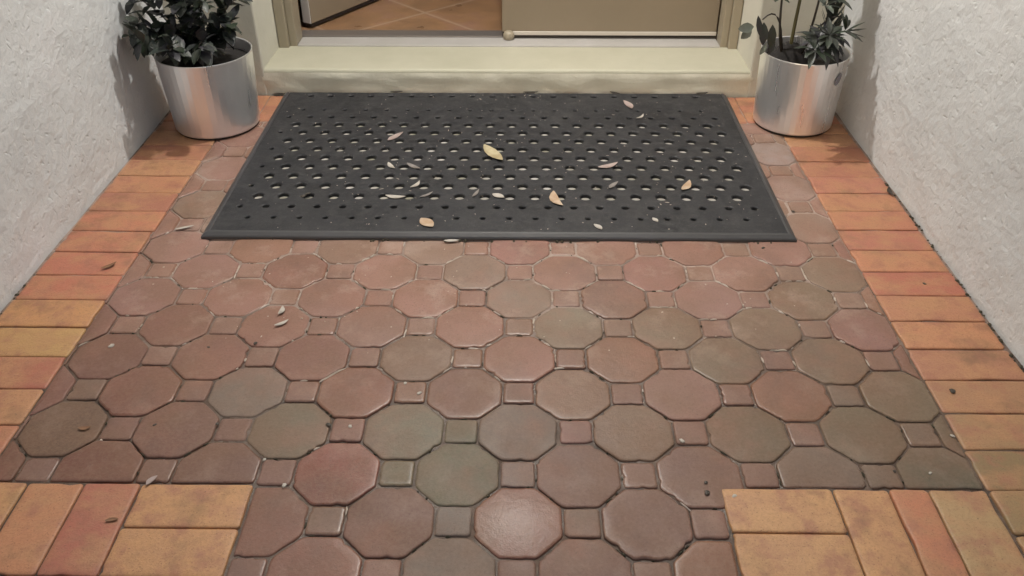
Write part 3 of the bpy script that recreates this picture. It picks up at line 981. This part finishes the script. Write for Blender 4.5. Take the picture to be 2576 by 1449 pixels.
# ------------------------------------------------------------------ fallen leaves and crumbs
def fallen(x, y, L, ang, z, w, kind, label, curl=.13):
    mb = MB()
    r = random.Random(hash((round(x, 3), round(y, 3))) & 0xffff)
    prof = [(0, .10), (.12, .55), (.3, .95), (.5, 1.0), (.7, .8), (.88, .42), (1.0, .05)]
    vs = []; fs = []
    c, s = math.cos(ang), math.sin(ang); bend = r.uniform(-.12, .12)
    for t, ww in prof:
        u = (t - .5) * L; lift = curl * L * (abs(t - .5) * 2) ** 2 * .5
        wy = bend * L * (1 - (2 * t - 1) ** 2)
        for k in (-1, -.5, 0, .5, 1):
            v = wy + k * w * .5 * ww
            zz = z + .0012 + lift + curl * w * .45 * k * k * ww
            vs.append((x + u * c - v * s, y + u * s + v * c, zz))
    for i in range(len(prof) - 1):
        for k in range(4):
            o = i * 5 + k
            fs.append((o, o + 5, o + 6, o + 1))
    top = len(vs)
    vs += [(a, b, cc - .0009) for a, b, cc in vs]
    fs = [f[::-1] for f in fs] + [tuple(i + top for i in f) for f in fs]
    mb.add(vs, fs)
    o = mb.build('fallen_leaf', LEAFC[kind], smooth=True, origin=(x, y, z))
    return tag(o, label, 'leaf', 'fallen leaves')
T = MZ + .0005
LEAVES = [
 (-0.172, 1.500, .080, 1.00, T, .022, 'pink', 'long pinkish dry leaf slanting on the mat, nearest the mat centre-left back'),
 (0.137, 1.383, .130, -1.06, T, .038, 'cream', 'largest curled cream-yellow leaf, at the middle of the rubber mat'),
 (-0.160, 1.303, .050, -1.01, T, .014, 'white', 'small bleached leaf tipped left, beside a buff sliver on the mat'),
 (-0.094, 1.299, .062, -.70, T, .016, 'grey', 'buff-grey sliver just right of a small bleached leaf on the mat'),
 (-0.079, 1.187, .050, 1.06, T, .013, 'white', 'short pale sliver slanting up to the right, above the long flat one on the mat'),
 (-0.125, 1.116, .062, -.10, T, .018, 'white', 'flat pale leaf lying crosswise over a hole near the mat front'),
 (-0.041, 1.127, .050, .75, T, .010, 'grey', 'thin grey curl between two holes, right of the flat pale leaf'),
 (0.096, 1.136, .050, 1.22, T, .010, 'grey', 'thin upright grey sliver half over a mat hole, left of a white notched scrap'),
 (0.159, 1.121, .042, -.55, T, .022, 'white', 'bright white notched leaf scrap sitting in a mat hole'),
 (0.324, 1.104, .092, -1.29, T, .026, 'tan', 'drop-shaped tan leaf standing out right of centre near the mat front'),
 (-0.025, 0.972, .060, -.88, T, .034, 'tan', 'broad orange-tan leaf close to the mat front rim'),
 (0.423, 0.956, .036, -.96, T, .015, 'white', 'tiny pale leaf scrap close to the mat front rim, right of the tan leaves'),
 (0.577, 0.995, .026, -1.06, T, .013, 'white', 'tiniest pale flake on the right part of the mat front border'),
 (0.579, 1.758, .078, -1.28, T, .024, 'pink', 'pale pink leaf on the bare back border of the mat under the step'),
 (0.477, 1.310, .074, .50, T, .022, 'pink', 'curved pinkish leaf on the right half of the mat'),
 (0.484, 1.187, .054, .98, T, .015, 'grey', 'dull grey leaf below the curved pinkish one on the mat'),
 (0.687, 1.187, .072, 1.09, T, .022, 'tan', 'upright tan leaf on the mat, nearest its right edge'),
 (0.610, 1.667, .050, .93, T, .010, 'white', 'thin pale twig-like leaf below the pink leaf on the mat back border'),
 (0.044, 0.905, .044, .08, .003, .012, 'white', 'pale leaf tucked under the front edge of the mat'),
 (-0.664, 0.961, .054, .42, .003, .009, 'white', 'straw-coloured sliver on the pavers left of the mat corner'),
 (-0.326, 0.599, .036, 1.50, .003, .012, 'white', 'short pale strip standing in for a wet glint, upper of two on one paver'),  # this strip and the next paint wet glints as pale pieces
 (-0.313, 0.552, .038, .70, .003, .010, 'white', 'slanted pale strip standing in for a wet glint, lower of two on one paver'),
 (-0.437, 0.082, .028, 1.08, .003, .011, 'pink', 'pale leaf bit lying across the joint above the left brick block'),
 (-0.474, -0.008, .024, .20, .003, .008, 'brown', 'brown leaf bit on the reddish brick at bottom left'),
 (-0.793, 0.781, .044, .83, .003, .012, 'brown', 'brown leaf on the left brick border'),
 (-0.215, 1.874, .048, .10, .0135, .014, 'dark', 'dark leaf against the step foot, left of the middle of the mat'),
 (0.253, 1.874, .056, .05, .0135, .016, 'dark', 'dark leaf against the step foot, at the middle of the mat'),
 (0.546, 1.872, .040, -.40, .0135, .014, 'dark', 'dark curled leaf against the step foot just above the pale pink leaf'),
 (0.848, 1.872, .048, .20, .0135, .018, 'dark', 'dark leaf against the step foot at the right end of the mat'),
 (-0.628, 1.872, .050, .12, .004, .016, 'dark', 'dark leaf against the step foot at the left end of the mat'),
 (1.266, 1.180, .050, -1.63, .004, .013, 'dark', 'dark leaf at the foot of the right white wall'),
 (-0.615, 0.216, .026, .12, .003, .010, 'brown', 'small curled brown leaf on a paver at lower left'),
]
for a in LEAVES: fallen(a[0], a[1], a[2] * .92, *a[3:])

def crumb(x, y, r, kind, label, z=.002):
    mb = MB()
    rr = random.Random(int((x + 5) * 1e4) ^ int((y + 5) * 1e3))
    ph = rr.uniform(0, 3); vs = []; fs = []
    n = 8
    for i, (k, zz) in enumerate(((.85, 0), (1.0, .35), (.75, .8), (.25, 1.0))):
        for q in range(n):
            a = 2 * math.pi * q / n
            j = 1 + .3 * math.sin(2 * a + ph) + .12 * math.sin(5 * a + ph * 3)
            vs.append((x + r * k * j * math.cos(a + ph) * 1.25, y + r * k * j * math.sin(a + ph), z - .0008 + zz * r * .42))
    for i in range(3):
        for q in range(n):
            q2_ = (q + 1) % n
            fs.append((i * n + q, i * n + q2_, (i + 1) * n + q2_, (i + 1) * n + q))
    fs.append(tuple(3 * n + q for q in range(n)))
    mb.add(vs, fs)
    return tag(mb.build('debris_crumb', LEAFC[kind], smooth=True, origin=(x, y, z)), label, 'crumb', 'debris crumbs on the pavers')
CRUMBS = [
 (-.664, .469, .0085, 'white', 'whitish crumb casting a dark shadow on the far-left octagon paver'),
 (-.452, .467, .0045, 'dark', 'round dark speck in the middle of a left octagon paver'),
 (-.354, .482, .0060, 'dark', 'dark speck in a joint, right of another speck on the left pavers'),
 (.019, .324, .0060, 'white', 'white dot standing in for a joint glint by a small square paver left of the middle'),  # this dot and the next paint glints off the joint in white
 (-.013, .354, .0050, 'white', 'white dot standing in for a joint glint at the far edge of a square paver left of the middle'),
 (-.484, .227, .0048, 'dark', 'dark speck on a reddish octagon at lower left'),
 (-.364, .231, .0050, 'dark', 'dark speck at the joint right of a reddish octagon at lower left'),
 (-.147, .231, .0070, 'dark', 'dark speck where an olive octagon meets a small square paver'),
 (-.105, .227, .0055, 'white', 'white crumb on a small square paver beside an olive octagon'),
 (-.198, .076, .0060, 'white', 'white crumb near the corner of the left brick block'),
 (-.249, .138, .0045, 'white', 'small white crumb on the joint left of the dark red octagon'),
 (.530, .195, .0065, 'white', 'white crumb between two brown octagons right of the middle'),
 (1.047, .214, .0050, 'white', 'white crumb against the right brick border near its front'),
 (.968, .118, .0042, 'white', 'tiny white crumb on the dark green cut paver at lower right'),
 (.905, .122, .0042, 'dark', 'tiny dark speck on the dark green cut paver at lower right'),
 (.557, .091, .0048, 'dark', 'dark speck on the purplish octagon above the right brick block'),
 (.839, .884, .0060, 'dark', 'dark speck just in front of the right corner of the mat'),
 (.963, 1.072, .0060, 'dark', 'dark speck on the paver right of the mat'),
 (1.099, .342, .0085, 'dark', 'dark crumb on the front part of the right brick border'),
 (1.188, .727, .0055, 'dark', 'dark speck in the middle of the right brick border'),
 (.602, .060, .0055, 'white', 'white crumb at the corner of the right brick block'),
 (.555, .067, .0070, 'dark', 'dark crumb in the joint beside the right brick block'),
]
for c in CRUMBS: crumb(c[0], c[1], c[2] * .72, *c[3:])
crumb(-.382, 1.12, .0080, 'dark', 'black crumb on the left front part of the rubber mat', T)
crumb(-.372, 1.135, .006, 'dark', 'smaller black crumb behind another on the left front of the mat', T)

# pale mortar residue and dark grit lodged in the joints, dust specks on the mat
def flake(mb, x, y, z, lx, ly, ang, h, r):
    n = 7; c, s = math.cos(ang), math.sin(ang); lo = []; hi = []
    for q in range(n):
        a = 2 * math.pi * q / n; k = r.uniform(.6, 1.25)
        u, v = lx * k * math.cos(a), ly * k * math.sin(a)
        lo.append((x + u * c - v * s, y + u * s + v * c, z))
        hi.append((x + .6 * (u * c - v * s), y + .6 * (u * s + v * c), z + h * r.uniform(.6, 1)))
    mb.add(lo + hi, [(q, (q + 1) % n, n + (q + 1) % n, n + q) for q in range(n)] + [tuple(range(n, 2 * n))])
rj = random.Random(11)
pale_mb = MB(); dark_mb = MB()
def joint_point():
    while True:
        j = rj.randint(-1, 8); i = rj.randint(-7, 10) / 2
        if (round(i * 2) + j) % 2: continue
        cx, cy = i * P, j * P / 2
        k = rj.randrange(8); a = Vector(OCT[k]); b = Vector(OCT[(k + 1) % 8]); t = rj.uniform(.1, .9)
        q = Vector((cx, cy)) + (a.lerp(b, t)) * 1.018
        d = b - a
        if q.y < YF + .01 and not (FXL + .01 < q.x < FXR - .01): continue
        if not (XL + .01 < q.x < XR - .01): continue
        return q, math.atan2(d.y, d.x)
for _ in range(420):
    q, a = joint_point()
    dens = min(1, max(.12, (q.y - .25) / .45)) * (1.0 if -.5 < q.x < .9 else .6)
    if rj.random() > dens: continue
    flake(pale_mb, q.x, q.y, -.0016, rj.uniform(.003, .017), rj.uniform(.0011, .0026), a + rj.uniform(-.12, .12), rj.uniform(.0018, .0034), rj)
for _ in range(60):
    x, y = rj.gauss(.0, .42), rj.uniform(.45, .90)
    if XL < x < XR: flake(pale_mb, x, y, .0006, rj.uniform(.001, .0035), rj.uniform(.001, .0025), rj.uniform(0, 3), rj.uniform(.0006, .0014), rj)
for _ in range(170):
    q, a = joint_point()
    flake(dark_mb, q.x, q.y, -.003, rj.uniform(.002, .009), rj.uniform(.0012, .0028), a + rj.uniform(-.2, .2), rj.uniform(.002, .0042), rj)
tag(pale_mb.build('mortar_residue', M['residue'], smooth=True), 'whitish mortar residue and grit in the joints before the mat', 'residue', kind='stuff')
tag(dark_mb.build('joint_dirt', M['moss'], smooth=True), 'dark dirt lodged in the joints between pavers', 'dirt', kind='stuff')
dust_mb = MB()
for _ in range(260):
    x, y = rj.uniform(MX0 + .03, MX1 - .03), rj.uniform(MY0 + .03, MY1 - .02)
    L_ = rj.uniform(.0008, .0032) * (2.4 if rj.random() < .12 else 1)
    flake(dust_mb, x, y, MZ + .0002, L_, rj.uniform(.0007, .0016), rj.uniform(0, 3.1), rj.uniform(.0004, .001), rj)
tag(dust_mb.build('dust_specks', M['residue'], smooth=True), 'pale dust and tiny plant bits over the rubber mat', 'dust', kind='stuff')

# moss and dirt along the foot of the walls
rm = random.Random(5)
mb = MB()
for side, x, ya, yb, n in ((1, WR - .004, -.1, 1.25, 80), (-1, WL + .004, .1, .75, 30), (0, 0, 0, 0, 26)):
    for k in range(n):
        if side:
            y = rm.uniform(ya, yb); xx = x - side * rm.uniform(0, .006)
        else:
            y = MY0 - rm.uniform(.0, .008); xx = rm.uniform(MX0, MX1)
        r = rm.uniform(.0015, .0055)
        vs = [(xx + r * math.cos(a) * rm.uniform(.6, 1.2), y + 1.4 * r * math.sin(a) * rm.uniform(.6, 1.2), .0006) for a in [2 * math.pi * q / 6 for q in range(6)]]
        vs += [(xx + (a - xx) * .5, y + (b - y) * .5, r * .8) for a, b, c in vs]
        mb.add(vs, [(q, (q + 1) % 6, 6 + (q + 1) % 6, 6 + q) for q in range(6)] + [tuple(range(6, 12))])
tag(mb.build('dirt', M['moss']), 'dark moss and dirt along the wall feet and mat edge', 'dirt', kind='stuff')
